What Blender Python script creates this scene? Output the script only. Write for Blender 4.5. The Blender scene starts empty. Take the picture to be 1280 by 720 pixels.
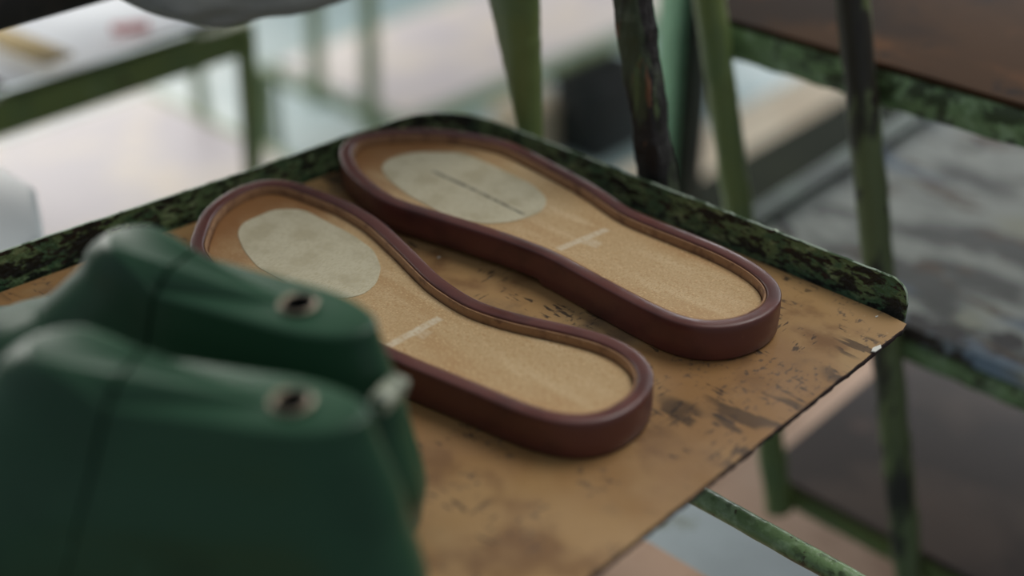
import bpy, bmesh, math, random
from mathutils import Vector, Matrix, noise
random.seed(7)
C = bpy.context.scene.collection
R = math.radians
# ---------------------------------------------------------------- frame
# X runs along the racks' rails, Y away from them, Z up; the shelf board with the soles lies at z = ZB
ZB = .75
CAMZ = ZB + .335
F_PX, PITCH, YAW = 1600., R(32), R(43.06)
def at(u, v, zb):
    "point of the plane at height zb above the shelf board that a traced photo point lies on"
    x = (u - 640) / F_PX; y = -(v - 360) / F_PX
    dx, dy, dz = x, math.cos(PITCH) + y * math.sin(PITCH), -math.sin(PITCH) + y * math.cos(PITCH)
    t = (zb - .335) / dz; X, Y = dx * t, dy * t
    return Vector((X * math.cos(YAW) - Y * math.sin(YAW), X * math.sin(YAW) + Y * math.cos(YAW), ZB + zb))

# ---------------------------------------------------------------- materials
def srgb(r, g, b):
    f = lambda c: (c / 255 / 12.92) if c / 255 <= .04045 else ((c / 255 + .055) / 1.055) ** 2.4
    return (f(r), f(g), f(b), 1)
def mat(name, base, rough=.6, layers=(), bump=None, metal=0., spec=.5, coat=0., rough_layers=()):
    """layers: (colour, scale, low, high, stretch xyz, detail, mask_scale, mask_low, mask_high)"""
    m = bpy.data.materials.new(name); m.use_nodes = True
    nt = m.node_tree; N = nt.nodes; L = nt.links
    bs = N['Principled BSDF']
    bs.inputs['Roughness'].default_value = rough; bs.inputs['Metallic'].default_value = metal
    bs.inputs['Specular IOR Level'].default_value = spec; bs.inputs['Coat Weight'].default_value = coat
    tc = N.new('ShaderNodeTexCoord'); m['_'] = 0
    def nz(scale, stretch=(1, 1, 1), detail=4., off=0., rough_=.55):
        mp = N.new('ShaderNodeMapping'); L.new(tc.outputs['Object'], mp.inputs['Vector'])
        mp.inputs['Scale'].default_value = stretch; mp.inputs['Location'].default_value = (off, off * .7, off * .3)
        n = N.new('ShaderNodeTexNoise'); n.inputs['Scale'].default_value = scale; n.inputs['Detail'].default_value = detail
        n.inputs['Roughness'].default_value = rough_
        L.new(mp.outputs[0], n.inputs['Vector']); return n.outputs['Fac']
    def rng(sock, lo, hi, a=0., b=1.):
        r = N.new('ShaderNodeMapRange'); r.inputs[1].default_value = lo; r.inputs[2].default_value = hi
        r.inputs[3].default_value = a; r.inputs[4].default_value = b; r.interpolation_type = 'SMOOTHSTEP'
        L.new(sock, r.inputs[0]); return r.outputs[0]
    def mul(a, b):
        k = N.new('ShaderNodeMath'); k.operation = 'MULTIPLY'; L.new(a, k.inputs[0])
        if isinstance(b, float): k.inputs[1].default_value = b
        else: L.new(b, k.inputs[1])
        return k.outputs[0]
    col = None
    rgb = N.new('ShaderNodeRGB'); rgb.outputs[0].default_value = base; col = rgb.outputs[0]
    for i, ly in enumerate(layers):
        c, sc, lo, hi = ly[:4]
        st = ly[4] if len(ly) > 4 else (1, 1, 1); det = ly[5] if len(ly) > 5 else 5.
        fac = rng(nz(sc, st, det, i * 3.7 + 1.3), lo, hi)
        if len(ly) > 6: fac = mul(fac, rng(nz(ly[6], (1, 1, 1), 2., i * 5.1 + 9.), ly[7], ly[8]))
        if len(ly) > 9: fac = mul(fac, float(ly[9]))
        mx = N.new('ShaderNodeMix'); mx.data_type = 'RGBA'
        L.new(fac, mx.inputs[0]); L.new(col, mx.inputs[6]); mx.inputs[7].default_value = c; col = mx.outputs[2]
    L.new(col, bs.inputs['Base Color'])
    if bump:
        b = N.new('ShaderNodeBump'); b.inputs['Strength'].default_value = bump[1]; b.inputs['Distance'].default_value = bump[2]
        L.new(nz(bump[0], bump[3] if len(bump) > 3 else (1, 1, 1), 4.), b.inputs['Height']); L.new(b.outputs[0], bs.inputs['Normal'])
    if rough_layers:
        sc, a, b_ = rough_layers
        L.new(rng(nz(sc), .3, .7, a, b_), bs.inputs['Roughness'])
    m['h'] = 1
    return m
def marks(m, strokes, colour, soft=.0006, noise_sc=900.):
    "chalk / pencil strokes: (x0,y0,x1,y1,halfwidth,strength) in the part's own coordinates"
    nt = m.node_tree; N = nt.nodes; L = nt.links; bs = N['Principled BSDF']
    tc = N.new('ShaderNodeTexCoord'); sep = N.new('ShaderNodeSeparateXYZ'); L.new(tc.outputs['Object'], sep.inputs[0])
    def M(op, a, b=None, clamp=False):
        k = N.new('ShaderNodeMath'); k.operation = op; k.use_clamp = clamp
        for i, s in enumerate((a, b)):
            if s is None: continue
            if isinstance(s, (int, float)): k.inputs[i].default_value = s
            else: L.new(s, k.inputs[i])
        return k.outputs[0]
    n = N.new('ShaderNodeTexNoise'); n.inputs['Scale'].default_value = noise_sc; L.new(tc.outputs['Object'], n.inputs['Vector'])
    nf = M('MULTIPLY_ADD', n.outputs['Fac'], 2.2); nf.node.inputs[2].default_value = -.35; nf.node.use_clamp = True
    col = bs.inputs['Base Color'].links[0].from_socket
    for x0, y0, x1, y1, w, s in strokes:
        dx, dy = x1 - x0, y1 - y0; l = math.hypot(dx, dy); dx /= l; dy /= l
        px = M('SUBTRACT', sep.outputs[0], x0); py = M('SUBTRACT', sep.outputs[1], y0)
        al = M('ADD', M('MULTIPLY', px, dx), M('MULTIPLY', py, dy))
        ac = M('ABSOLUTE', M('SUBTRACT', M('MULTIPLY', px, dy), M('MULTIPLY', py, dx)))
        ed = M('MAXIMUM', M('SUBTRACT', ac, w), M('MAXIMUM', M('SUBTRACT', 0., al), M('SUBTRACT', al, l)))
        f = M('SUBTRACT', 1., M('DIVIDE', ed, soft), True)
        f = M('MULTIPLY', M('MULTIPLY', f, nf), s, True)
        mx = N.new('ShaderNodeMix'); mx.data_type = 'RGBA'; L.new(f, mx.inputs[0]); L.new(col, mx.inputs[6]); mx.inputs[7].default_value = colour
        col = mx.outputs[2]
    L.new(col, bs.inputs['Base Color'])

M = {}
M['hardboard'] = mat('hardboard', srgb(178, 141, 94), .36, [
    (srgb(160, 120, 76), 9, .42, .62),
    (srgb(186, 153, 106), 14, .52, .70),
    (srgb(138, 102, 66), 26, .50, .68, (1, 1, 1), 10),
    (srgb(104, 86, 72), 24, .49, .66, (1, .7, 1), 14., 11, .50, .60, .8),
    (srgb(74, 66, 62), 420, .52, .64, (1, .6, 1), 14., 36, .54, .62, .7),
    (srgb(52, 46, 44), 360, .56, .60, (.35, 1.3, 1), 12., 40, .56, .61, .85),
    (srgb(66, 54, 46), 360, .575, .61, (1.4, .25, 1), 12., 26, .57, .63, .8),
    (srgb(58, 46, 38), 60, .497, .503, (.2, 1.4, 1), 6., 16, .60, .64, .7),
    (srgb(214, 196, 166), 260, .70, .73, (1, 1, 1), 4., 20, .5, .6, .7)],
    bump=(120, .25, .0006), rough_layers=(22, .26, .48))
M['board_edge'] = mat('board_edge', srgb(58, 38, 34), .8, [(srgb(30, 24, 24), 200, .5, .6)], bump=(300, .6, .001))
M['brown_board'] = mat('brown_board', srgb(74, 52, 34), .75, [
    (srgb(50, 38, 30), 6, .42, .6), (srgb(104, 70, 44), 9, .56, .7), (srgb(50, 40, 34), 40, .6, .66)], bump=(90, .2, .001), spec=.15)
M['dark_board'] = mat('dark_board', srgb(92, 76, 68), .55, [(srgb(66, 54, 50), 7, .45, .6), (srgb(112, 88, 78), 12, .58, .72)])
M['pale_board'] = mat('pale_board', srgb(204, 195, 190), .5, [(srgb(188, 180, 184), 4, .4, .6), (srgb(214, 200, 184), 7, .5, .7)])
M['tan_board'] = mat('tan_board', srgb(186, 154, 130), .6, [(srgb(150, 118, 92), 8, .45, .62), (srgb(205, 184, 166), 12, .56, .7)])
M['rubber'] = mat('sole_rubber', srgb(102, 57, 49), .33, [(srgb(85, 47, 42), 35, .45, .65), (srgb(134, 84, 68), 420, .70, .76)],
    bump=(260, .08, .0005), spec=.55, rough_layers=(60, .28, .46))
M['lining'] = mat('lining_strip', srgb(160, 120, 84), .7, [(srgb(128, 92, 64), 120, .5, .66), (srgb(182, 146, 108), 300, .6, .74)], bump=(900, .4, .0006))
def insole_mat(name, strokes, dark=None):
    m = mat(name, srgb(198, 166, 120), .62, [
        (srgb(184, 142, 92), 22, .44, .64, (.5, 1.2, 1), 8), (srgb(212, 184, 140), 60, .50, .70, (.25, 1.4, 1), 8),
        (srgb(186, 146, 96), 1600, .48, .66, (1, .30, 1), 2.),
        (srgb(224, 194, 146), 1900, .56, .70, (.3, 1, 1), 2.),
        (srgb(70, 48, 36), 330, .77, .78)], bump=(2200, .22, .0002))
    # glue stain soaked into the toe end (local X = 0 heel .. 1 toe)
    marks(m, strokes, srgb(226, 212, 184), .0012, 500.)
    return m
M['patch'] = mat('toe_patch_paper', srgb(208, 198, 168), .8, [
    (srgb(188, 176, 144), 60, .45, .65), (srgb(196, 184, 150), 1400, .5, .62, (1, .3, 1), 2.), (srgb(80, 70, 60), 420, .72, .735)], bump=(1500, .3, .0003))
M['flange_paint'] = mat('chipped_green_paint', srgb(112, 138, 92), .38, [
    (srgb(150, 172, 124), 110, .52, .60, (.8, .8, 1.6), 10),
    (srgb(78, 112, 78), 50, .48, .58),
    (srgb(32, 34, 27), 190, .51, .58, (.6, .6, 1.6), 12),
    (srgb(52, 38, 32), 240, .57, .62, (.6, .6, 1.6), 10),
    (srgb(28, 30, 25), 60, .54, .60, (.7, .7, 1.5), 12)], bump=(420, 1., .0018), spec=.5)
M['rust_paint'] = mat('rust_over_green_paint', srgb(62, 72, 48), .6, [
    (srgb(28, 22, 19), 55, .40, .50, (1, 1, .22), 9),
    (srgb(112, 76, 52), 120, .62, .68, (1, 1, .2), 6),
    (srgb(74, 66, 62), 90, .56, .64, (1, 1, .2), 8), (srgb(84, 100, 62), 70, .60, .66, (1, 1, .3), 6)], bump=(120, 1., .003, (1, 1, .35)))
M['green_paint'] = mat('green_rack_paint', srgb(114, 128, 72), .42, [
    (srgb(104, 122, 74), 20, .45, .62), (srgb(66, 66, 46), 55, .60, .70, (1, 1, .4), 8, 14, .45, .6, .8), (srgb(122, 138, 94), 38, .60, .70)], bump=(80, .3, .001))
M['mint_paint'] = mat('mint_green_paint', srgb(128, 176, 140), .4, [(srgb(106, 152, 118), 12, .5, .65)])
M['pale_green'] = mat('faded_pale_green_paint', srgb(142, 158, 122), .5, [(srgb(124, 140, 104), 20, .45, .62)])
M['olive_post'] = mat('olive_post_paint', srgb(104, 114, 72), .45, [(srgb(110, 122, 80), 30, .5, .62, (1, 1, .4), 6), (srgb(50, 46, 36), 50, .48, .58, (1, 1, .25), 8), (srgb(44, 36, 30), 90, .6, .66, (1, 1, .4), 8)], bump=(90, .5, .0015))
M['tray_green'] = mat('grey_green_tray_edge', srgb(92, 112, 92), .5, [(srgb(66, 80, 64), 12, .45, .6)])
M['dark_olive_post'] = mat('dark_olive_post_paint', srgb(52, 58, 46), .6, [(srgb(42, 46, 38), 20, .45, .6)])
M['worn_green_paint'] = mat('worn_green_rack_paint', srgb(124, 152, 104), .30, [
    (srgb(158, 186, 142), 80, .50, .64, (1, 1, 1), 7), (srgb(62, 72, 46), 120, .48, .56, (1, 1, 1), 10, 30, .42, .6, .9), (srgb(70, 50, 40), 160, .60, .66, (1, 1, 1), 6, 24, .45, .6, .9)], bump=(140, .7, .0014))
M['steel_edge'] = mat('bare_worn_steel_highlight', srgb(176, 190, 168), .35, [(srgb(84, 104, 74), 70, .52, .58)], metal=.2)  # worn bare edge, its highlight put into the paler colour
M['last_plastic'] = mat('green_last_plastic', srgb(50, 85, 61), .34, [(srgb(44, 75, 54), 14, .45, .65), (srgb(60, 98, 74), 60, .66, .74), (srgb(20, 40, 30), 45, .70, .74)], bump=(60, .06, .001), spec=.3)
M['bushing'] = mat('bushing_steel', srgb(128, 120, 104), .4, [(srgb(110, 96, 80), 200, .5, .6)], metal=.8)
M['hole_shade'] = mat('bore_shade', srgb(16, 16, 14), .9)  # shade inside the bushing put into the colour of its bore wall
M['heel_plate'] = mat('pale_heel_plate', srgb(168, 172, 150), .4, [(srgb(96, 104, 88), 120, .5, .6)])
M['white_paper'] = mat('white_paper', srgb(232, 236, 240), .6, [(srgb(214, 220, 230), 6, .45, .65)])
M['white_plastic'] = mat('white_plastic', srgb(226, 232, 232), .4, [(srgb(212, 220, 222), 3, .45, .65)])
M['ochre'] = mat('ochre_card', srgb(186, 158, 92), .7, [(srgb(160, 150, 140), 10, .55, .62)])
M['stained_tray'] = mat('paint_stained_white_metal', srgb(200, 205, 194), .6, [
    (srgb(96, 96, 88), 6, .50, .60, (1, 2, 1), 5), (srgb(110, 88, 62), 14, .57, .62, (1, 2.4, 1), 6),
    (srgb(130, 150, 168), 8, .56, .64, (.6, 2.4, 1), 4), (srgb(60, 52, 44), 16, .58, .63, (1, 1, 1), 6), (srgb(198, 200, 176), 13, .58, .66)], bump=(30, .4, .002))
M['grey_tray'] = mat('pale_grey_painted_metal', srgb(166, 178, 182), .45, [(srgb(120, 124, 104), 18, .60, .70), (srgb(150, 160, 164), 5, .45, .6)])
M['dark_steel'] = mat('black_steel', srgb(34, 34, 34), .5, [(srgb(50, 46, 44), 30, .5, .6)])
M['grey_cloth'] = mat('grey_felt', srgb(150, 152, 148), .9, [(srgb(132, 132, 122), 8, .45, .6)], bump=(200, .4, .001))
M['red'] = mat('red_card', srgb(176, 44, 56), .6)
M['olive_dark'] = mat('dark_olive_paint', srgb(40, 44, 34), .9, [(srgb(34, 38, 30), 5, .4, .6)], spec=.1)
M['black_plastic'] = mat('black_plastic', srgb(38, 42, 44), .6, [(srgb(28, 30, 32), 6, .4, .6)])
M['cream'] = mat('cream_card', srgb(222, 208, 184), .7, [(srgb(208, 190, 164), 6, .4, .6)])
M['flake'] = mat('white_flake', srgb(236, 234, 222), .6)
M['floor'] = mat('floor_concrete', srgb(150, 170, 170), .38, [(srgb(132, 152, 154), 1.6, .4, .6), (srgb(168, 180, 176), 3.1, .5, .7)], bump=(30, .1, .003))
M['wall'] = mat('wall_plaster', srgb(206, 206, 198), .9, [(srgb(190, 190, 182), 1.2, .4, .6)])
M['frame'] = mat('window_frame_paint', srgb(220, 222, 218), .5, [(srgb(200, 202, 198), 5, .4, .6)])

# ---------------------------------------------------------------- objects
def link(o, parent=None):
    C.objects.link(o)
    if parent: o.parent = parent
    return o
def obj(name, bm, m, parent=None, smooth=None):
    bmesh.ops.recalc_face_normals(bm, faces=bm.faces)
    me = bpy.data.meshes.new(name); bm.to_mesh(me); bm.free()
    for x in (m if isinstance(m, (list, tuple)) else [m]): me.materials.append(x)
    if smooth:
        me.shade_smooth(); me.set_sharp_from_angle(angle=R(smooth))
    return link(bpy.data.objects.new(name, me), parent)
def thing(name, label, cat, loc=(0, 0, 0), rz=0., group=None):
    o = link(bpy.data.objects.new(name, None)); o.location = loc; o.rotation_euler.z = rz
    return tag(o, label, cat, group)
def tag(o, label, cat, group=None, kind=None):
    o['label'] = label; o['category'] = cat
    if group: o['group'] = group
    if kind: o['kind'] = kind
    return o
def box(bm, x0, x1, y0, y1, z0, z1, bev=0.):
    vs = [bm.verts.new((x, y, z)) for z in (z0, z1) for y in (y0, y1) for x in (x0, x1)]
    for f in ((0, 2, 3, 1), (4, 5, 7, 6), (0, 1, 5, 4), (2, 6, 7, 3), (0, 4, 6, 2), (1, 3, 7, 5)): bm.faces.new([vs[i] for i in f])
    if bev:
        es = list({e for v in vs for e in v.link_edges})
        bmesh.ops.bevel(bm, geom=es, offset=bev, segments=3, profile=.5, affect='EDGES')
    return bm
def box_obj(name, d, m, parent=None, bev=.001, origin=None):
    bm = bmesh.new(); ox, oy, oz = origin or (0, 0, 0)
    box(bm, d[0] - ox, d[1] - ox, d[2] - oy, d[3] - oy, d[4] - oz, d[5] - oz, bev)
    return obj(name, bm, m, parent, smooth=40)
def tube(bm, pts, r, n=16, rough=0., seed=0):
    "round bar through points, with closed ends"
    pts = [Vector(p) for p in pts]; rings = []
    for i, p in enumerate(pts):
        t = (pts[min(i + 1, len(pts) - 1)] - pts[max(i - 1, 0)]).normalized()
        a = t.cross(Vector((.3, .9, .2))).normalized(); b = t.cross(a)
        ring = []
        for k in range(n):
            q = 2 * math.pi * k / n; d = a * math.cos(q) + b * math.sin(q); rr = r
            if rough: rr += rough * noise.noise((p + d * r) * 90 + Vector((seed, 0, 0)))
            ring.append(bm.verts.new(p + d * rr))
        rings.append(ring)
    for A_, B_ in zip(rings, rings[1:]):
        for k in range(n): bm.faces.new((A_[k], A_[(k + 1) % n], B_[(k + 1) % n], B_[k]))
    bm.faces.new(rings[0][::-1]); bm.faces.new(rings[-1])
    return bm
def line(p, q, n=2): p, q = Vector(p), Vector(q); return [p.lerp(q, i / (n - 1)) for i in range(n)]
def square_bar(bm, p, q, w, h=None, rough=0., seed=0, n=2):
    "rectangular bar between two points, sides along the rack's axes where possible"
    p, q = Vector(p), Vector(q); h = h or w
    t = (q - p).normalized()
    up = Vector((0, 1, 0)) if abs(t.z) > .7 else Vector((0, 0, 1))
    a = t.cross(up).normalized() * w / 2; b = a.cross(t).normalized() * h / 2
    prof = []
    c = .18                                                        # rounded corners
    for sx, sy in ((1, 1), (-1, 1), (-1, -1), (1, -1)):
        for k in ((1, 1 - c), (1 - c, 1)) if sx * sy > 0 else ((1 - c, 1), (1, 1 - c)): prof.append((sx * k[0], sy * k[1]))
    rings = []
    for i in range(n):
        o = p.lerp(q, i / (n - 1)); ring = []
        for x, y in prof:
            v = o + a * x + b * y
            if rough: v = v + (a.normalized() * x + b.normalized() * y) * rough * (.7 * noise.noise(v * 50 + Vector((seed, 0, 0))) + .25 * noise.noise(v * 230 + Vector((seed, 0, 0))))
            ring.append(bm.verts.new(v))
        rings.append(ring)
    m = len(prof)
    for A_, B_ in zip(rings, rings[1:]):
        for k in range(m): bm.faces.new((A_[k], A_[(k + 1) % m], B_[(k + 1) % m], B_[k]))
    bm.faces.new(rings[0][::-1]); bm.faces.new(rings[-1])
    return bm
def lean(base_pt, k, z_lo, z_hi, ky=0.):
    "a leg through base_pt that leans along X by k per metre of fall"
    f = lambda z: Vector((base_pt[0] + k * (base_pt[2] - z), base_pt[1] + ky * (base_pt[2] - z), z))
    return f(z_lo), f(z_hi)

# ---------------------------------------------------------------- outlines
def smooth_closed(P, n=260, sig=3.0):
    Q = [Vector(p[:2]) for p in P]; Q.append(Q[0].copy()); d = [0.]
    for a, b in zip(Q, Q[1:]): d.append(d[-1] + (b - a).length)
    out = []; j = 0
    for i in range(n):
        t = d[-1] * i / n
        while d[j + 1] < t: j += 1
        out.append(Q[j].lerp(Q[j + 1], (t - d[j]) / max(1e-9, d[j + 1] - d[j])))
    K = int(3 * sig); w = [math.exp(-k * k / (2 * sig * sig)) for k in range(-K, K + 1)]; W = sum(w)
    sm = [sum((out[(i + k) % n] * w[k + K] for k in range(-K, K + 1)), Vector((0, 0))) / W for i in range(n)]
    area = sum(a.x * b.y - b.x * a.y for a, b in zip(sm, sm[1:] + sm[:1]))
    if area < 0: sm.reverse()
    return sm
def normals_in(P):
    n = len(P); o = []
    for i in range(n):
        t = (P[(i + 1) % n] - P[i - 1]).normalized(); o.append(Vector((-t.y, t.x)))
    return o
def inset(P, N_, d): return [p + q * d for p, q in zip(P, N_)]

# ---------------------------------------------------------------- the pair of shoe soles
RIM = .019
FAR = [(422,190),(425,180),(434,171),(450,165),(490,160),(540,159),(590,165),(640,176),(699,206),(746,231),(792,263),(849,285),(905,307),(942,326),(969,345),(981,364),(976,382),(957,397),(920,409),(875,411),(837,401),(792,379),(736,349),(680,318),(621,296),(542,271),(480,252),(451,231),(430,210)]
NEAR = [(242,287),(248,268),(267,249),(298,231),(329,222),(361,223),(392,234),(439,252),(476,274),(511,306),(552,347),(597,376),(650,392),(710,404),(766,419),(800,437),(817,456),(821,471),(815,490),(796,509),(770,524),(732,532),(695,529),(650,516),(590,490),(496,452)]
def plane_xy(X, Y): return Vector((X * math.cos(YAW) - Y * math.sin(YAW), X * math.sin(YAW) + Y * math.cos(YAW), ZB + RIM))
HIDDEN = [plane_xy((i - 500) / 1200., (1000 - j) / 1200.) for i, j in ((400,433),(355,404),(324,376),(308,347))]   # the side behind the lasts
def make_sole(name, label, outline, patch_px, strokes_px, pencil_px, arch):
    P = smooth_closed(outline); n = len(P)
    # axis: heel end is the outline's end with the larger X
    hi = max(range(n), key=lambda i: P[i].x); org = P[hi]
    ti = max(range(n), key=lambda i: (P[i] - org).length); ax = (P[ti] - org); L_ = ax.length; ang = math.atan2(ax.y, ax.x)
    rot = Matrix.Rotation(-ang, 2)
    loc = lambda p: rot @ (Vector(p[:2]) - org)
    P = [loc(p) for p in P]; Nn = normals_in(P)
    root = thing(name, label, 'shoe sole', (org.x, org.y, ZB), ang, 'pair of shoe soles on the shelf board')
    def zb_(p):
        u = p.x / L_                                   # hollow under the waist, heel and forepart touch the board
        return .0030 * max(0., min(1., (u - arch[0]) / .006)) * max(0., min(1., (arch[1] - u) / .15))
    prof = [(.0025, 0.), (.0006, .0006), (.0, .0018), (-.0003, .0085), (-.0001, .0150), (.0000, .0180), (.0003, .0186), (.0010, .0190), (.0030, .01905), (.0058, .0189), (.0064, .0186), (.0067, .0178), (.0068, .0150), (.0068, .0125)]
    bm = bmesh.new(); rings = []
    for d, z in prof:
        rings.append([bm.verts.new((p.x, p.y, z + (zb_(p) * (1 - z / .0085) if z < .0085 else 0))) for p in inset(P, Nn, d)])
    for A_, B_ in zip(rings, rings[1:]):
        for k in range(n): bm.faces.new((A_[k], A_[(k + 1) % n], B_[(k + 1) % n], B_[k]))
    bm.faces.new(rings[0][::-1]); bm.faces.new(rings[-1])
    obj('rubber_body', bm, M['rubber'], root, smooth=50)
    # lining strip standing along the inside of the rim
    bm = bmesh.new(); rings = []
    for d, z in [(.0069, .0130), (.0069, .0176), (.0072, .0180), (.0078, .0180), (.0081, .0175), (.0081, .0130)]:
        rings.append([bm.verts.new((p.x, p.y, z + .00015 * noise.noise(Vector((p.x * 300, p.y * 300, 0))))) for p in inset(P, Nn, d)])
    for A_, B_ in zip(rings, rings[1:] + rings[:1]):
        for k in range(n): bm.faces.new((A_[k], A_[(k + 1) % n], B_[(k + 1) % n], B_[k]))
    obj('lining_strip', bm, M['lining'], root, smooth=50)
    # insole board
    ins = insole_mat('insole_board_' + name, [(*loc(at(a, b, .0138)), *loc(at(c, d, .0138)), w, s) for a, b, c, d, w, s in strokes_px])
    nt = ins.node_tree; N = nt.nodes; Lk = nt.links; bs = N['Principled BSDF']
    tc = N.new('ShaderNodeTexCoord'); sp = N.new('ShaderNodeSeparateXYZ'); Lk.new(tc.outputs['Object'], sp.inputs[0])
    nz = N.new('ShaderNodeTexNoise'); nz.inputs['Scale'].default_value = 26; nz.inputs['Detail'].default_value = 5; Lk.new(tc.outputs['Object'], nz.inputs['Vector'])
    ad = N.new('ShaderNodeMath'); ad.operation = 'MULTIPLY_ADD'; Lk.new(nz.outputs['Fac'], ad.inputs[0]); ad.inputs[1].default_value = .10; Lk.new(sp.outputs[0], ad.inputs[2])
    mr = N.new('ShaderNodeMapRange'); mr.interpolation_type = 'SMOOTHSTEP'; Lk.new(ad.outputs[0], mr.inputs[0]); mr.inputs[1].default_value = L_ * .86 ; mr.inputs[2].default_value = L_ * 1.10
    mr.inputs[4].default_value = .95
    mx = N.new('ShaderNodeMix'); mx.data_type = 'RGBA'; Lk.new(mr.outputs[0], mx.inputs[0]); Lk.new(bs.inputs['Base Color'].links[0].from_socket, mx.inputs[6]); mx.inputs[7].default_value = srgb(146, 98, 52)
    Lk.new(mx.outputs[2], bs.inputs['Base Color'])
    bm = bmesh.new(); rings = []
    for d, z in [(.0086, .0127), (.0086, .0135), (.0089, .0138)]:
        rings.append([bm.verts.new((p.x, p.y, z)) for p in inset(P, Nn, d)])
    for A_, B_ in zip(rings, rings[1:]):
        for k in range(n): bm.faces.new((A_[k], A_[(k + 1) % n], B_[(k + 1) % n], B_[k]))
    bm.faces.new(rings[0][::-1]); bm.faces.new(rings[-1])
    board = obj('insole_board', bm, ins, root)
    # pale paper patch glued on the forepart
    Q = smooth_closed([loc(at(a, b, .0141)) for a, b in patch_px], 160, 2.2); NQ = normals_in(Q)
    bm = bmesh.new(); rings = []
    for d, z in [(0, .01381), (0, .01402), (.0003, .01412)]:
        rings.append([bm.verts.new((p.x, p.y, z)) for p in inset(Q, NQ, d)])
    for A_, B_ in zip(rings, rings[1:]):
        for k in range(160): bm.faces.new((A_[k], A_[(k + 1) % 160], B_[(k + 1) % 160], B_[k]))
    bm.faces.new(rings[0][::-1]); bm.faces.new(rings[-1])
    pm = M['patch']
    if pencil_px:
        pm = mat('toe_patch_with_pencil_line', srgb(208, 198, 168), .8, [(srgb(188, 176, 144), 60, .45, .65), (srgb(196, 184, 150), 1400, .5, .62, (1, .3, 1), 2.)], bump=(1500, .3, .0003))
        marks(pm, [(*loc(at(a, b, .0141)), *loc(at(c, d, .0141)), w, s) for a, b, c, d, w, s in pencil_px], srgb(70, 66, 60), .0007, 260.)
    p_ = obj('toe_patch', bm, pm, board); p_['label'] = 'pale paper patch glued on the forepart'
    return root
make_sole('shoe_sole', 'brown shoe sole along the raised green rim, with a dark line on its pale patch',
    [at(a, b, RIM) for a, b in FAR],
    [(515,190),(578,190),(621,209),(667,231),(685,249),(677,265),(642,277),(605,280),(558,269),(511,244),(484,223),(475,208),(488,197)],
    [(699,311,758,287,.0014,.75), (732,301,748,306,.0026,.45)],
    [(541,214,592,237,.0007,1.), (592,237,655,268,.0006,.8)], (.40, .98))
make_sole('shoe_sole', 'brown rubber shoe sole with tan insole, nearer one partly hidden by the green lasts',
    [at(a, b, RIM) for a, b in NEAR] + HIDDEN,
    [(296,291),(303,278),(343,261),(378,261),(407,276),(439,292),(467,312),(477,334),(471,354),(455,368),(425,374),(370,360),(322,334),(304,312)],
    [(486,432,549,398,.0015,.75), (518,413,534,419,.0030,.35)], None, (.40, .98))

# ---------------------------------------------------------------- shelf board and its rack
bm = bmesh.new()
PB = []
def edge_pts(a, b, n, amp, seed, lo=None):
    a, b = Vector(a), Vector(b); t = (b - a).normalized(); m_ = Vector((-t.y, t.x))
    return [a.lerp(b, i / n) + m_ * amp * (noise.noise(Vector((i * .35, seed, 0))) + .6 * noise.noise(Vector((i * 1.3, seed, 5)))) for i in range(n)]
c_bl, c_c, c_f = (-.5645, .05), (-.207, .4975), (-.213, .05)
q0, q1, q2 = Vector((-.5228, .4560)), Vector((-.5190, .4955)), Vector((-.4700, .4958))
PB += edge_pts(c_bl, q0, 36, .0003, 1)
PB += [q0 * (1 - k / 8) ** 2 + q1 * 2 * (k / 8) * (1 - k / 8) + q2 * (k / 8) ** 2 for k in range(8)]
PB += edge_pts(q2, (-.2135, .4975), 36, .0003, 2)
PB += [Vector((-.2078, .4960)), Vector((-.2064, .4900))]
PB += edge_pts((-.2068, .487), c_f, 130, .0006, 3)
PB += edge_pts(c_f, c_bl, 12, .0004, 4)
n = len(PB); org = Vector((-.37, .3)); NB = normals_in(PB)
cw = sum(a.x * b.y - b.x * a.y for a, b in zip(PB, PB[1:] + PB[:1])) < 0
if cw: PB.reverse(); NB = normals_in(PB)
T = .0034
top = [bm.verts.new((p.x - org.x, p.y - org.y, T)) for p in inset(PB, NB, .0004)]
up_ = [bm.verts.new((p.x - org.x, p.y - org.y, T - .0005)) for p in PB]
md = [bm.verts.new((p.x - org.x, p.y - org.y, T * .4)) for p in inset(PB, NB, .0003)]
lo = [bm.verts.new((p.x - org.x, p.y - org.y, 0)) for i, p in enumerate([p + q * (.0004 + .0012 * abs(noise.noise(Vector((i * .5, 7, 2))))) for i, (p, q) in enumerate(zip(PB, NB))])]
bm.faces.new(top)
for A_, B_, mi in ((up_, top, 1), (md, up_, 1), (lo, md, 1)):
    for k in range(n):
        f = bm.faces.new((A_[k], A_[(k + 1) % n], B_[(k + 1) % n], B_[k])); f.material_index = mi
f = bm.faces.new(lo[::-1]); f.material_index = 1
sb = obj('shelf_board', bm, [M['hardboard'], M['board_edge']]); sb.location = (org.x, org.y, ZB - T)
tag(sb, 'scratched tan hardboard shelf board under the two brown soles', 'board')

rack = thing('shelf_rack', 'green steel rack with chipped rim that carries the tan board with the soles', 'rack', (-.37, .5, 0))
rl = lambda p: Vector(p) - rack.location
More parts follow.
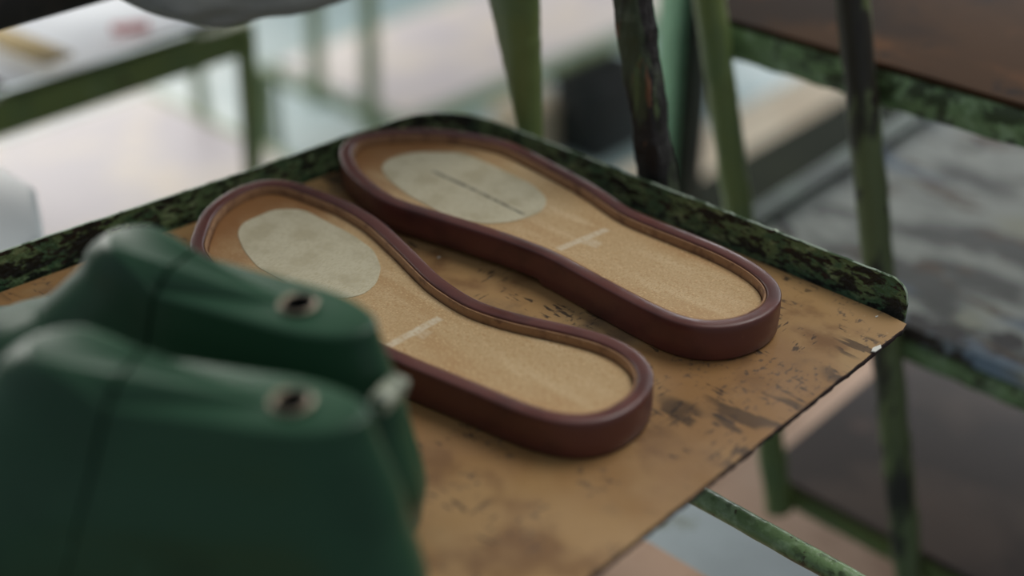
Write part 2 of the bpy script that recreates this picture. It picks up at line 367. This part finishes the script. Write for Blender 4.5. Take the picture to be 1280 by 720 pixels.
# rim: upstanding sheet along the left and far sides of the board, bent round at their corner, free end rounded
H_R = .0185
path = [Vector((-.5745, .04)), Vector((-.5515, .224)), Vector((-.5345, .358))]
cb = Vector((-.5215, .4985)); a0 = (Vector((-.5345, .358)) - cb).normalized(); a1 = Vector((1, 0))
p0 = cb + a0 * .042; p2 = cb + a1 * .050
path += [path[-1].lerp(p0, k / 5) for k in range(1, 5)]
for k in range(13):
    t = k / 12; path.append(p0 * (1 - t) ** 2 + cb * 2 * t * (1 - t) + p2 * t * t)
end = Vector((-.2115, .5005)); m_ = 180
dense = path[:]
base_n = len(dense)
for k in range(1, m_ + 1): dense.append(p2.lerp(end, k / m_))
# resample the first stretch
first = []
for a, b in zip(path[:2], path[1:3]): first += [a.lerp(b, i / 24) for i in range(24)]
dense = first + dense[2:]
bm = bmesh.new(); TH = .0016; rows = []
total = len(dense)
for i, p in enumerate(dense):
    t = (dense[min(i + 1, total - 1)] - dense[max(i - 1, 0)]).normalized(); q = Vector((-t.y, t.x))     # outward (left of travel)
    de = (end - p).length
    hh = H_R
    rc = .011
    if de < rc and i > base_n: hh = H_R - rc + math.sqrt(max(0, rc * rc - (rc - de) ** 2))
    hh += .0004 * noise.noise(Vector((i * .4, 0, 1)))
    if .075 < de < .13 and i > base_n: hh += .0026 * max(0, noise.noise(Vector((i * .9, 3, 1))) - .05)
    w = .0004 * noise.noise(Vector((i * .3, 5, 0)))
    ring = [p + q * w, p + q * (w + TH)]
    ring = [bm.verts.new((*rl((ring[0].x, ring[0].y, ZB - .006)),)), bm.verts.new((*rl((ring[0].x, ring[0].y, ZB + hh * .35)),)), bm.verts.new((*rl((ring[0].x + q.x * .0006, ring[0].y + q.y * .0006, ZB + hh * .8)),)), bm.verts.new((*rl((ring[0].x, ring[0].y, ZB + hh - .0004)),)),
            bm.verts.new((*rl(((ring[0].x + ring[1].x) / 2, (ring[0].y + ring[1].y) / 2, ZB + hh)),)),
            bm.verts.new((*rl((ring[1].x, ring[1].y, ZB + hh - .0004)),)), bm.verts.new((*rl((ring[1].x, ring[1].y, ZB - .006)),))]
    rows.append(ring)
for A_, B_ in zip(rows, rows[1:]):
    for k in range(7):
        f = bm.faces.new((A_[k], B_[k], B_[(k + 1) % 7], A_[(k + 1) % 7]))
        if k in (3, 4): f.material_index = 1
bm.faces.new(rows[0]); bm.faces.new(rows[-1][::-1])
rim = obj('raised_rim', bm, [M['flange_paint'], M['steel_edge']], rack, smooth=50)
rim['label'] = 'raised sheet rim with dark chipped green paint and bare top edge'
# ledge below the board
bm = bmesh.new(); square_bar(bm, rl((-.50, .480, ZB - .0095)), rl((-.216, .484, ZB - .0095)), .03, .010, 0); obj('ledge', bm, M['flange_paint'], rack)
bm = bmesh.new(); square_bar(bm, rl((-.558, .06, ZB - .0095)), rl((-.522, .47, ZB - .0095)), .03, .010, 0); obj('ledge', bm, M['flange_paint'], rack)
# leaning legs behind the rim
def leg(name, p, k, zlo, zhi, w, m, parent, rough=0., rnd=False, seed=0, ky=0., n=60):
    a, b = lean(p, k, zlo, zhi, ky); o = parent.location
    bm = bmesh.new()
    if rnd: tube(bm, line(a - o, b - o, n), w / 2, 14, rough, seed)
    else: square_bar(bm, a - o, b - o, w, w, rough, seed, n)
    return obj(name, bm, m, parent, smooth=50)
def tapered(name, rows, depth, m, parent):
    "upright with its own width at each height: rows of (z, x_left, x_right, y)"
    o_ = parent.location; bm = bmesh.new(); rings = []
    for (za, la, ra_, ya), (zb2, lb2, rb, yb) in zip(rows, rows[1:]):
        n_ = max(2, int(abs(zb2 - za) / .004))
        for i in range(n_):
            t = i / n_; z = za + (zb2 - za) * t; l = la + (lb2 - la) * t; r = ra_ + (rb - ra_) * t; y = ya + (yb - ya) * t
            l += .0007 * noise.noise(Vector((z * 150, 1, 0))); r += .0007 * noise.noise(Vector((z * 150, 7, 0))); e = min(.0025, (r - l) * .3)
            rings.append([bm.verts.new(Vector(p) - o_) for p in ((l + e, y, z), (r - e, y, z), (r, y + e, z), (r, y + depth - e, z), (r - e, y + depth, z), (l + e, y + depth, z), (l, y + depth - e, z), (l, y + e, z))])
    for A_, B_ in zip(rings, rings[1:]):
        for k in range(8): bm.faces.new((A_[k], A_[(k + 1) % 8], B_[(k + 1) % 8], B_[k]))
    bm.faces.new(rings[0][::-1]); bm.faces.new(rings[-1])
    return obj(name, bm, m, parent, smooth=50)
YL = .5035
def on(px, py): return through(px, py, YL, 0)
def through(px, py, yplane, k):
    "where the sight line of a traced point meets the upright plane Y = yplane"
    a = at(px, py, 0); c0 = Vector((0, 0, CAMZ)); d = a - c0; return c0 + d * (yplane / d.y)
def row(pl, pr): a, b = on(*pl), on(*pr); return ((a.z + b.z) / 2, a.x, b.x, YL)
r1, r2 = row((606, 2), (655, 2)), row((640, 150), (659, 150))
kl, kr = (r2[1] - r1[1]) / (r1[0] - r2[0]), (r2[2] - r1[2]) / (r1[0] - r2[0])
ra1 = (r1[0] + .25, r1[1] - kl * .25, r1[2] - kr * .25, YL)
zlow = ZB - .002
rb1 = (zlow, r2[1] + kl * (r2[0] - zlow), r2[2] + kr * (r2[0] - zlow), YL)
rb2 = (ZB - .014, rb1[1] + .001, rb1[1] + .016, YL)
l1 = tapered('leg', [ra1, r1, r2, rb1, rb2], .016, M['green_paint'], rack)
l2 = leg('leg', (-.366, .5125, ZB), .25, ZB - .014, ZB + .55, .0160, M['rust_paint'], rack, .0022, seed=5, n=260)
l2['label'] = 'leg with dark rust over old green paint'
# the round bar under the board
rp0, rp1 = Vector((-.52, .413, ZB - .085)), Vector((.08, .413, ZB - .085))
bm = bmesh.new(); tube(bm, line(rl(rp0), rl(rp1), 160), .0054, 14, .0003, 3); obj('cross_bar', bm, M['worn_green_paint'], rack, smooth=60)
leg('leg', (-.53, .413, ZB - .01), -.0, 0, ZB - .0145, .018, M['green_paint'], rack)
leg('leg', (.09, .413, ZB - .01), .0, 0, ZB - .03, .018, M['green_paint'], rack)
# second level of the same rack
box_obj('lower_tray', (-.60, .12, .10, .530, ZB - .212, ZB - .203), M['grey_tray'], rack, .001, rack.location)
lb = box_obj('lower_shelf_board', (-.518, -.02, .12, .470, ZB - .202, ZB - .197), M['tan_board'], None, .001)
tag(lb, 'plain tan board lying on the pale grey tray below the sole shelf', 'board')

fl = bmesh.new(); v = [fl.verts.new(p) for p in ((-.0040, -.0008, 0), (.001, -.0016, .0002), (.0042, -.0002, .0005), (.0030, .0012, .0004), (-.002, .0010, .0002))]
v2 = [fl.verts.new(x.co + Vector((0, 0, .0005))) for x in v]
fl.faces.new(v[::-1]); fl.faces.new(v2)
for i in range(5): fl.faces.new((v[i], v[(i + 1) % 5], v2[(i + 1) % 5], v2[i]))
fo = obj('paint_flake', fl, M['flake']); q = at(1096, 437, 0); fo.location = (q.x, q.y, ZB + .0001); fo.rotation_euler.z = R(-95)
tag(fo, 'tiny white flake at the front corner of the tan board', 'flake')
for px, py, s_ in ((1096, 396, .3), (549, 322, .3)):
    f2 = fo.copy(); C.objects.link(f2); q = at(px, py, 0); f2.location = (q.x, q.y, ZB + .0001); f2.scale = (s_, s_, s_)
    f2['label'] = 'white speck on the tan board near the free end of the rim' if px > 800 else 'white speck on the tan board in the gap between the two soles'

# ---------------------------------------------------------------- shoe lasts
def interp(t, K):
    for (a, x), (b, y) in zip(K, K[1:]):
        if t <= b:
            u = (t - a) / (b - a); u = u * u * (3 - 2 * u) * .5 + u * .5
            return x + (y - x) * u
    return K[-1][1]
def make_last(label, loc, rz, H, L_, side, plate):
    root = thing('shoe_last', label, 'shoe last', loc, rz, 'green shoe lasts on the shelf board')
    bm = bmesh.new(); NS = 44; NP = 48; rings = []
    S = L_ / .262
    qs = [0., .012, .03] + [.06 + .94 * i / NS for i in range(NS)] + [.985]
    hole = Vector(((.047 if side < 0 else .041) * S, 0)); hr = .0062
    def outline(q, shrink=0.):
        xb = interp(q, [(0, .008), (.05, .003), (.25, 0), (.6, .006), (1, .016)]) * S + shrink
        xf = interp(q, [(0, .245), (.08, .260), (.2, .262), (.34, .240), (.5, .205), (.7, .170), (.9, .143), (1, .130)]) * S - shrink
        g = interp(q, [(0, .80), (.06, .94), (.22, 1.), (.5, .90), (.8, .70), (1, .64)])
        ln = xf - xb; top_ = []; bot = []
        for i in range(NP + 1):
            th = math.pi * i / NP; u = (1 - math.cos(th)) / 2; x = xb + ln * u
            base = interp(x / S, [(0, .0228), (.05, .0232), (.11, .0235), (.18, .036), (.23, .035), (.262, .030)])
            ah = .034 * S / ln; af = interp(q, [(0, .24), (.3, .3), (.6, .50), (1, .34)])
            w = base * g
            if u < ah: w *= math.sqrt(max(0, 1 - (1 - u / ah) ** 2))
            if u > 1 - af: w *= math.sqrt(max(0, 1 - ((u - 1 + af) / af) ** 2))
            off = side * .006 * math.sin(min(1, x / (.26 * S)) * math.pi) ** 2 * (1 - q)
            w = max(0, w - shrink)
            top_.append(Vector((x, off + w))); bot.append(Vector((x, off - w)))
        return top_ + bot[-2:0:-1]
    toe_spring = lambda x: .010 * max(0, (x / S - .19) / .07) ** 1.6 + .006 * max(0., 1 - abs(x / S - .10) / .07)
    for q in sorted(set(qs)):
        rings.append([bm.verts.new((p.x, p.y, q * H + toe_spring(p.x) * (1 - q) ** 2)) for p in outline(q)])
    for e, z in ((.0006, H - .0004), (.0016, H)):
        rings.append([bm.verts.new((p.x, p.y, z)) for p in outline(1., e)])
    m = len(rings[0])
    for A_, B_ in zip(rings, rings[1:]):
        for k in range(m): bm.faces.new((A_[k], A_[(k + 1) % m], B_[(k + 1) % m], B_[k]))
    bm.faces.new(rings[0][::-1])
    circ = []
    for v_ in rings[-1]:
        d = (Vector(v_.co[:2]) - hole).normalized() * hr; circ.append(bm.verts.new((hole.x + d.x, hole.y + d.y, H)))
    for k in range(m): bm.faces.new((rings[-1][k], rings[-1][(k + 1) % m], circ[(k + 1) % m], circ[k]))
    deep = [bm.verts.new((v_.co.x, v_.co.y, H - .035)) for v_ in circ]
    for k in range(m): bm.faces.new((circ[k], circ[(k + 1) % m], deep[(k + 1) % m], deep[k]))
    fd = bm.faces.new(deep)
    bmesh.ops.remove_doubles(bm, verts=bm.verts, dist=.00005)
    for v_ in bm.verts:
        if v_.co.x > .098 and v_.co.z > H * .75: v_.co.z += .011 * min(1, (v_.co.x - .098) / .018) ** .7 * min(1, (v_.co.z / H - .75) / .2)
    # the hinge cut divides the last in a heel block and a fore block
    for nm, (ax_, az_), (bx_, bz_), side_ in (('heel_block', (.096, H), (.1195, .018), 1), ('fore_block', (.0975, H), (.1199, .018), -1)):
        bc = bm.copy(); t = Vector((bx_ - ax_, 0, bz_ - az_)).normalized(); nrm = Vector((-t.z, 0, t.x)) * side_
        r_ = bmesh.ops.bisect_plane(bc, geom=bc.verts[:] + bc.edges[:] + bc.faces[:], plane_co=(ax_, 0, az_), plane_no=nrm, clear_outer=True)
        ed = [g for g in r_['geom_cut'] if isinstance(g, bmesh.types.BMEdge)]
        bmesh.ops.contextual_create(bc, geom=ed)
        blk = obj(nm, bc, M['last_plastic'], root, smooth=38)
        if side_ == 1: heel = blk
    bm.free()
    bm = bmesh.new(); pr = [(.0062, -.020), (.0062, .0006), (.0070, .0014), (.0064, .0019), (.0052, .0014), (.0050, -.020)]
    rg = []
    for r_, z in pr: rg.append([bm.verts.new((hole.x + r_ * math.cos(2 * math.pi * k / 28), r_ * math.sin(2 * math.pi * k / 28), H + z)) for k in range(28)])
    for A_, B_ in zip(rg, rg[1:] + rg[:1]):
        for k in range(28):
            f = bm.faces.new((A_[k], A_[(k + 1) % 28], B_[(k + 1) % 28], B_[k]))
            if A_ is rg[4]: f.material_index = 1
    b_ = obj('bushing', bm, [M['bushing'], M['hole_shade']], heel, smooth=50); b_['label'] = 'steel bushing in the hole on top'
    if plate:
        bm = bmesh.new(); box(bm, -.001, .0065, -.008, .008, .0, .006, .0012)
        bmesh.ops.rotate(bm, verts=bm.verts, cent=(0, 0, 0), matrix=Matrix.Rotation(R(-12), 3, 'Y'))
        bmesh.ops.translate(bm, verts=bm.verts, vec=(plate[0], plate[1], plate[2]))
        obj('heel_plate', bm, M['heel_plate'], heel, smooth=40)
    return root
def last_at(label, E, H, L_, yaw, side, plate):
    r_ = R(180 + yaw); e = at(*E, H); return make_last(label, (e.x - .016 * math.cos(r_), e.y - .016 * math.sin(r_), ZB), r_, H, L_, side, plate)
last_at('green plastic shoe last with steel bushing, farther of the pair, beside the near sole', (466, 408), .093, .255, 18, -1, (.0040, .0085, .070))
last_at('green plastic shoe last nearest the camera, its side filling the lower left', (461, 519), .093, .262, 30, 1, None)

# ---------------------------------------------------------------- neighbouring rack on the right
rd = thing('storage_rack', 'green tubular rack with leaning round posts behind the right end of the sole shelf', 'rack', (-.2, .66, 0))
o = rd.location
def post_line(p, q, yplane): return through(*p, yplane, 0), through(*q, yplane, 0)
def post(name, p, q, yplane, zlo, zhi, w, m, parent, rnd=True, rough=.0015, seed=0):
    a, b = post_line(p, q, yplane); k = (b.x - a.x) / (a.z - b.z)
    return leg(name, a, k, zlo, zhi, w, m, parent, rough, rnd, seed, n=120)
post('post', (895, 60), (968, 590), .6525, ZB - .30, ZB + .6, .0195, M['green_paint'], rd, seed=2)
post('post', (1075, 100), (1126, 620), .6525, 0, ZB + .6, .0195, M['olive_post'], rd, seed=9)
for z_, x0, x1, hgt, m in ((ZB + .034, -.44, .35, .021, 'worn_green_paint'),):
    bm = bmesh.new(); square_bar(bm, Vector((x0, .672, z_)) - o, Vector((x1, .672, z_)) - o, .018, hgt, .0015, 2, 160); obj('rail', bm, M[m], rd, smooth=50)
bm = bmesh.new(); tube(bm, line(Vector((-.435, .672, ZB - .135)) - o, Vector((.35, .672, ZB - .135)) - o, 120), .0085, 14, .001, 4); obj('rail', bm, M['worn_green_paint'], rd, smooth=60)
bm = bmesh.new(); tube(bm, line(Vector((-.352, .668, ZB - .296)) - o, Vector((.35, .668, ZB - .296)) - o, 80), .0085, 14, .001, 6); obj('rail', bm, M['green_paint'], rd, smooth=60)
leg('post', (.36, .67, ZB), 0, 0, ZB + .6, .0195, M['green_paint'], rd, 0, True)
leg('post', (.36, 1.2, ZB), 0, 0, ZB + .6, .0195, M['green_paint'], rd, 0, True)
leg('post', (.20, 1.25, ZB), 0, 0, ZB + .04, .0195, M['green_paint'], rd, 0, True)
for zz in (.034, -.135, -.296):
    bm = bmesh.new(); tube(bm, line(Vector((.36, .67, ZB + zz)) - o, Vector((.36, 1.2, ZB + zz)) - o, 4), .008, 12); obj('rail', bm, M['green_paint'], rd, smooth=60)
    bm = bmesh.new(); tube(bm, line(Vector((-.25, 1.2, ZB + zz)) - o, Vector((.36, 1.2, ZB + zz)) - o, 4), .008, 12); obj('rail', bm, M['green_paint'], rd, smooth=60)
b1 = box_obj('shelf_board', (-.458, .345, .6645, 1.19, .0452 + ZB, .0492 + ZB), M['brown_board'], None, .0008, (-.2, .9, ZB)); b1.location = (-.2, .9, ZB)
tag(b1, 'dark brown board on the top level of the rack at upper right', 'board')
tr = thing('stained_tray', 'paint-stained whitish metal tray on the middle level of the right rack', 'tray', (-.05, .84, ZB - .1255))
bm = bmesh.new(); box(bm, -.38, .39, -.175, .19, 0, .006, .001); obj('tray_floor', bm, M['stained_tray'], tr)
bm = bmesh.new(); box(bm, -.392, -.372, -.175, .19, 0, .011, .001); obj('tray_edge', bm, M['tray_green'], tr)
bm = bmesh.new(); box(bm, -.372, .39, -.1755, -.166, 0, .010, .001); obj('tray_edge', bm, M['stained_tray'], tr)
b3 = box_obj('shelf_board', (-.366, .345, .6645, 1.19, 0, .005), M['dark_board'], None, .001, (-.0, .9, 0)); b3.location = (0, .9, ZB - .287)
tag(b3, 'large dark brown board on the lowest level of the right rack', 'board')
# bench below with pale tan sheet
bt = thing('low_table', 'low tan-topped table under the right rack, seen beyond the round green bar', 'table', (-.3, .85, 0))
box_obj('table_top', (-.575, .26, .690, 1.20, ZB - .50, ZB - .485), M['tan_board'], bt, .002, bt.location)
for x in (-.555, .24):
    for y in (.710, 1.18): box_obj('leg', (x - .012, x + .012, y - .012, y + .012, 0, ZB - .50), M['green_paint'], bt, .001, bt.location)

# vertical mint post behind
pp = through(836, 60, .88, 0)
mp = box_obj('flat_post', (-.016, .016, -.004, .004, 0, 2.3), M['mint_paint'], None, .001); mp.location = (pp.x, pp.y, 0); mp.rotation_euler.z = R(-20)
tag(mp, 'pale mint green flat upright post behind the rusty leaning leg', 'post')
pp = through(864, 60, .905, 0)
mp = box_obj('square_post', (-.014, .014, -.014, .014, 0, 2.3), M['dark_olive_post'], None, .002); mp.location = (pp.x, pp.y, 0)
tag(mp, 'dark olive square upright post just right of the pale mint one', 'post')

# ---------------------------------------------------------------- background left
ra = thing('storage_rack', 'green rack at far left carrying white papers above a pale board', 'rack', (-1.2, .55, 0)); o = ra.location
zt = ZB - .104
bm = bmesh.new(); square_bar(bm, Vector((-.972, -.1, zt)) - o, Vector((-.972, .675, zt)) - o, .020, .030); obj('rail', bm, M['green_paint'], ra)
bm = bmesh.new(); square_bar(bm, Vector((-1.56, .668, zt)) - o, Vector((-.972, .668, zt)) - o, .020, .026); obj('rail', bm, M['green_paint'], ra)
bm = bmesh.new(); square_bar(bm, Vector((-1.56, -.1, zt)) - o, Vector((-1.56, .668, zt)) - o, .020, .026); obj('rail', bm, M['green_paint'], ra)
leg('leg', (-.965, .665, zt), -.08, 0, zt + .012, .015, M['green_paint'], ra)
bk = through(245, 80, .925, 0)
leg('leg', (bk.x, .925, zt), .0, 0, bk.z, .015, M['pale_green'], ra)
leg('leg', (-.972, -.09, zt), 0, 0, zt + .012, .015, M['green_paint'], ra)
leg('leg', (-1.56, -.09, zt), 0, 0, zt + .012, .015, M['green_paint'], ra)
bm = bmesh.new(); square_bar(bm, Vector((-1.56, .90, ZB - .415)) - o, Vector((-.99, .90, ZB - .415)) - o, .018, .018)
square_bar(bm, Vector((-1.02, -.1, ZB - .415)) - o, Vector((-1.02, .90, ZB - .415)) - o, .018, .018)
square_bar(bm, Vector((-1.56, -.1, ZB - .415)) - o, Vector((-1.56, .90, ZB - .415)) - o, .018, .018); obj('lower_frame', bm, M['green_paint'], ra)
pb = box_obj('shelf_board', (-1.549, -1.0, -.075, .885, 0, .005), M['pale_board'], None, .001, (-1.3, .5, 0)); pb.location = (-1.3, .5, ZB - .405)
tag(pb, 'pale pinkish board on the lower level of the left rack', 'board')
pu = box_obj('shelf_board', (-1.575, -.985, -.1, .66, 0, .004), M['brown_board'], None, .001, (-1.3, .3, 0)); pu.location = (-1.3, .3, zt + .0155)
tag(pu, 'brown board under the white papers on the left rack', 'board')
def sheet(name, label, cx, cy, w, h, rz, z, m, amp, seed, cat='paper'):
    bm = bmesh.new(); nx = 14; V = []
    for j in range(nx + 1):
        for i in range(nx + 1):
            x = (i / nx - .5) * w; y = (j / nx - .5) * h
            V.append(bm.verts.new((x, y, amp * (.5 + .5 * noise.noise(Vector((x * 9, y * 9, seed)))))))
    for j in range(nx):
        for i in range(nx): a = j * (nx + 1) + i; bm.faces.new((V[a], V[a + 1], V[a + nx + 2], V[a + nx + 1]))
    r = bmesh.ops.extrude_face_region(bm, geom=bm.faces[:]); bmesh.ops.translate(bm, verts=[g for g in r['geom'] if isinstance(g, bmesh.types.BMVert)], vec=(0, 0, .0012))
    o_ = obj(name, bm, m, None, smooth=50); o_.location = (cx, cy, z); o_.rotation_euler.z = rz
    return tag(o_, label, cat)
zs = zt + .0197
sheet('paper_sheet', 'crumpled white paper sheet on the left rack, next to the ochre card', -1.135, .26, .34, .30, R(3), zs, M['white_paper'], .014, 1)
sheet('paper_sheet', 'crumpled white paper sheet on the left rack, at the far end by the corner post', -1.13, .54, .34, .21, R(-2), zs, M['white_paper'], .014, 2)
oc = box_obj('ochre_card', (-.014, .014, -.06, .06, 0, .004), M['ochre'], None, .001); oc.location = (-1.14, .475, zs + .017); oc.rotation_euler.z = R(95)
oc.location = (*at(22, 56, zs - ZB + .017).xy, zs + .017)
tag(oc, 'ochre strip of card lying across the white papers at far left', 'card')
rt = box_obj('red_card', (-.016, .016, -.010, .010, 0, .003), M['red'], None, .001); q = at(163, 36, zs - ZB + .017); rt.location = (q.x, q.y, zs + .017); rt.rotation_euler.z = R(60)
tag(rt, 'small red card lying on the white papers below the grey cloth', 'card')

# white bin by the left rim
wb = thing('white_bin', 'tall white plastic bin standing left of the sole shelf, behind its rim', 'bin', (-.85, .24, 0))
def prism_obj(name, P, z0, z1, m, parent, bev=.004):
    bm = bmesh.new(); o_ = parent.location
    a = [bm.verts.new((x - o_.x, y - o_.y, z0)) for x, y in P]; b = [bm.verts.new((x - o_.x, y - o_.y, z1)) for x, y in P]
    bm.faces.new(a[::-1]); bm.faces.new(b)
    for k in range(len(P)): bm.faces.new((a[k], a[(k + 1) % len(P)], b[(k + 1) % len(P)], b[k]))
    bmesh.ops.bevel(bm, geom=bm.edges[:], offset=bev, segments=3, profile=.5, affect='EDGES')
    return obj(name, bm, m, parent, smooth=40)
BP = [(-.94, .04), (-.615, .04), (-.612, .22), (-.634, .284), (-.692, .311), (-.94, .313)]
prism_obj('bin_body', [(x * .99 - .007, y * .97 + .005) for x, y in BP], 0, ZB - .045, M['white_plastic'], wb)
prism_obj('bin_lid', BP, ZB - .0448, ZB - .028, M['white_plastic'], wb)

# dark shelf at the very top left with a grey cloth on it
ds = thing('dark_rack', 'black steel rack edge at the upper left corner', 'rack', (-.8, .1, 0)); o = ds.location
e0, e1 = at(0, 27, .085), at(113, 2, .085)
xe = (e0.x + e1.x) / 2 + .012; ye = .78
box_obj('shelf_plate', (xe - .30, xe, -.05, ye, ZB + .085, ZB + .110), M['dark_steel'], ds, .003, o)
for x in (xe - .02, xe - .28):
    box_obj('leg', (x - .012, x + .012, -.05, -.026, 0, ZB + .085), M['dark_steel'], ds, .001, o)
    bm = bmesh.new(); square_bar(bm, Vector((x, -.04, ZB - .012)) - o, Vector((x, .10, ZB + .087)) - o, .012); obj('brace', bm, M['dark_steel'], ds)
bm = bmesh.new(); bmesh.ops.create_icosphere(bm, subdivisions=5, radius=1)
for v_ in bm.verts:
    c = v_.co; k = 1 + .10 * noise.noise(c * 1.6 + Vector((4, 0, 0))) + .03 * noise.noise(c * 5)
    q = lambda t: math.copysign(abs(t) ** .7, t)
    x = q(c.x) * .130 * k; y = q(c.y) * .13 * k; z = max(-.014, c.z * .036 * k)
    over = max(0, x - .048); z -= over * .34 + over * over * .8
    v_.co = Vector((x, y, z))
gc = obj('grey_cloth', bm, M['grey_cloth'], None, smooth=80); gc.location = (xe - .045, .456, ZB + .110 + .0148)
tag(gc, 'folded grey cloth on the black steel rack at the top edge', 'cloth')

# rack far behind with a pale board
rm = thing('storage_rack', 'green rack far behind at top centre with a large pale board', 'rack', (-1.5, 1.8, 0)); o = rm.location
zm = ZB - .5
mb = box_obj('shelf_board', (-1.695, -1.374, 1.225, 2.585, 0, .006), M['pale_board'], None, .001, (-1.5, 1.8, 0)); mb.location = (-1.5, 1.8, zm)
tag(mb, 'large pale board on the rack far behind at top centre', 'board')
for a, b in (((-1.362, 1.21), (-1.362, 2.62)), ((-1.71, 1.21), (-1.71, 2.62)), ((-1.71, 1.212), (-1.362, 1.212)), ((-1.71, 2.61), (-1.362, 2.61))):
    bm = bmesh.new(); square_bar(bm, Vector((*a, zm - .012)) - o, Vector((*b, zm - .010)) - o, .016, .018); obj('rail', bm, M['pale_green'], rm)
leg('post', (-1.555, 1.20, zm), -.06, zm - .02, 1.5, .020, M['pale_green'], rm)
leg('post', (-1.425, 1.20, zm), -.06, 0, 1.5, .020, M['pale_green'], rm)
leg('post', (-1.362, 2.6, zm), 0, 0, 1.5, .026, M['pale_green'], rm)
leg('post', (-1.71, 2.6, zm), 0, 0, 1.5, .026, M['pale_green'], rm)
leg('post', (-1.71, 1.21, zm), 0, 0, zm, .026, M['pale_green'], rm)

# things on the floor behind
def bin_(name, label, cat, px, py, zt_, w, d, m, rz=0):
    q = at(px, py, zt_ - ZB); t = thing(name, label, cat, (q.x, q.y, 0), rz)
    box_obj('body', (-w / 2, w / 2, -d / 2, d / 2, 0, zt_ * .86), m, t, .006)
    box_obj('lid', (-w / 2 - .006, w / 2 + .006, -d / 2 - .006, d / 2 + .006, zt_ * .86, zt_), m, t, .005)
    return t
bin_('storage_crate', 'black crate on the floor under the far rack, seen between the two leaning legs', 'crate', 754, 84, .16, .12, .16, M['black_plastic'])
bin_('cardboard_box', 'cream cardboard box on the floor just right of the green leaning leg', 'box', 660, 128, .10, .08, .12, M['cream'])
cab = thing('low_cabinet', 'dark olive low cabinet behind the mint post', 'cabinet', (-.9, 1.9, 0))
box_obj('cabinet_body', (-1.02, -.40, 1.25, 2.3, .02, .135), M['olive_dark'], cab, .004, cab.location)
box_obj('cabinet_top', (-1.03, -.39, 1.24, 2.31, .135, .15), M['olive_dark'], cab, .004, cab.location)
cs = box_obj('cream_plank', (-1.20, -1.07, 1.45, 2.7, 0, .10), M['cream'], None, .003); tag(cs, 'cream plank on the floor left of the dark olive cabinet', 'plank')

# ---------------------------------------------------------------- room
def structure(o): o['kind'] = 'structure'; return o
structure(box_obj('floor', (-5.2, 4, -3, 6.2, -.05, 0), M['floor'], None, 0))
def wall_x(name, x0, x1, y0, y1, w0, w1, h0, h1, axis):
    "wall slab with one window opening"
    bm = bmesh.new(); ZT = 3.2
    if axis == 'x':
        for a, b, c, d in ((y0, w0, 0, ZT), (w1, y1, 0, ZT), (w0, w1, 0, h0), (w0, w1, h1, ZT)): box(bm, x0, x1, a, b, c, d)
    else:
        for a, b, c, d in ((x0, w0, 0, ZT), (w1, x1, 0, ZT), (w0, w1, 0, h0), (w0, w1, h1, ZT)): box(bm, a, b, y0, y1, c, d)
    return structure(obj(name, bm, M['wall']))
wall_x('wall_left', -5.3, -5.2, -3, 6.3, -.5, 4.5, .9, 2.8, 'x')
wall_x('wall_back', -5.2, 4, 6.2, 6.3, -4.2, .8, .9, 2.8, 'y')
def window(name, p0, p1, axis):
    bm = bmesh.new(); n = 5
    for k in range(n + 1):
        t = p0 + (p1 - p0) * k / n
        if axis == 'x': box(bm, -5.28, -5.23, t - .025, t + .025, .9, 2.8)
        else: box(bm, t - .025, t + .025, 6.22, 6.27, .9, 2.8)
    for z in (.92, 1.85, 2.78):
        if axis == 'x': box(bm, -5.28, -5.23, p0, p1, z - .02, z + .02)
        else: box(bm, p0, p1, 6.22, 6.27, z - .02, z + .02)
    structure(obj(name, bm, M['frame']))
window('window_1', -.5, 4.5, 'x'); window('window_2', -4.2, .8, 'y')

# ---------------------------------------------------------------- light
def area(name, loc, target, w, h, power, col):
    l = bpy.data.lights.new(name, 'AREA'); l.shape = 'RECTANGLE'; l.size = w; l.size_y = h; l.energy = power; l.color = col
    o = link(bpy.data.objects.new(name, l)); o.location = loc
    o.rotation_euler = (Vector(target) - Vector(loc)).to_track_quat('-Z', 'Y').to_euler(); return o
area('window_light_left', (-5.1, 1.2, 1.85), (0, 1.2 , 1.2), 4.8, 1.8, 180, (1., .97, .92))
area('window_light_back', (-1.7, 6.1, 1.85), (-1.2, 0, 1.0), 4.8, 1.8, 130, (.93, .97, 1.))
area('overhead_fill', (.0, 1.7, 3.1), (-.2, .6, .7), 1.4, 1.4, 33, (1., .98, .94))  # unseen overhead lamp, added to brighten the board and soles
w = bpy.data.worlds.new('World'); bpy.context.scene.world = w; w.use_nodes = True
bg = w.node_tree.nodes['Background']; bg.inputs[0].default_value = (.80, .88, 1., 1); bg.inputs[1].default_value = .24

# ---------------------------------------------------------------- camera
cd = bpy.data.cameras.new('camera'); cam = link(bpy.data.objects.new('camera', cd))
cam.location = (0, 0, CAMZ); cam.rotation_euler = (math.pi / 2 - PITCH, 0, YAW)
cd.sensor_width = 36; cd.lens = F_PX / 1280 * 36; cd.clip_start = .02
cd.dof.use_dof = True; cd.dof.focus_distance = .60; cd.dof.aperture_fstop = 2.3; cd.dof.aperture_blades = 0
sc = bpy.context.scene; sc.camera = cam
sc.view_settings.view_transform = 'Standard'; sc.view_settings.look = 'None'; sc.view_settings.gamma = 1
sc.view_settings.use_curve_mapping = False; sc.view_settings.exposure = 0.
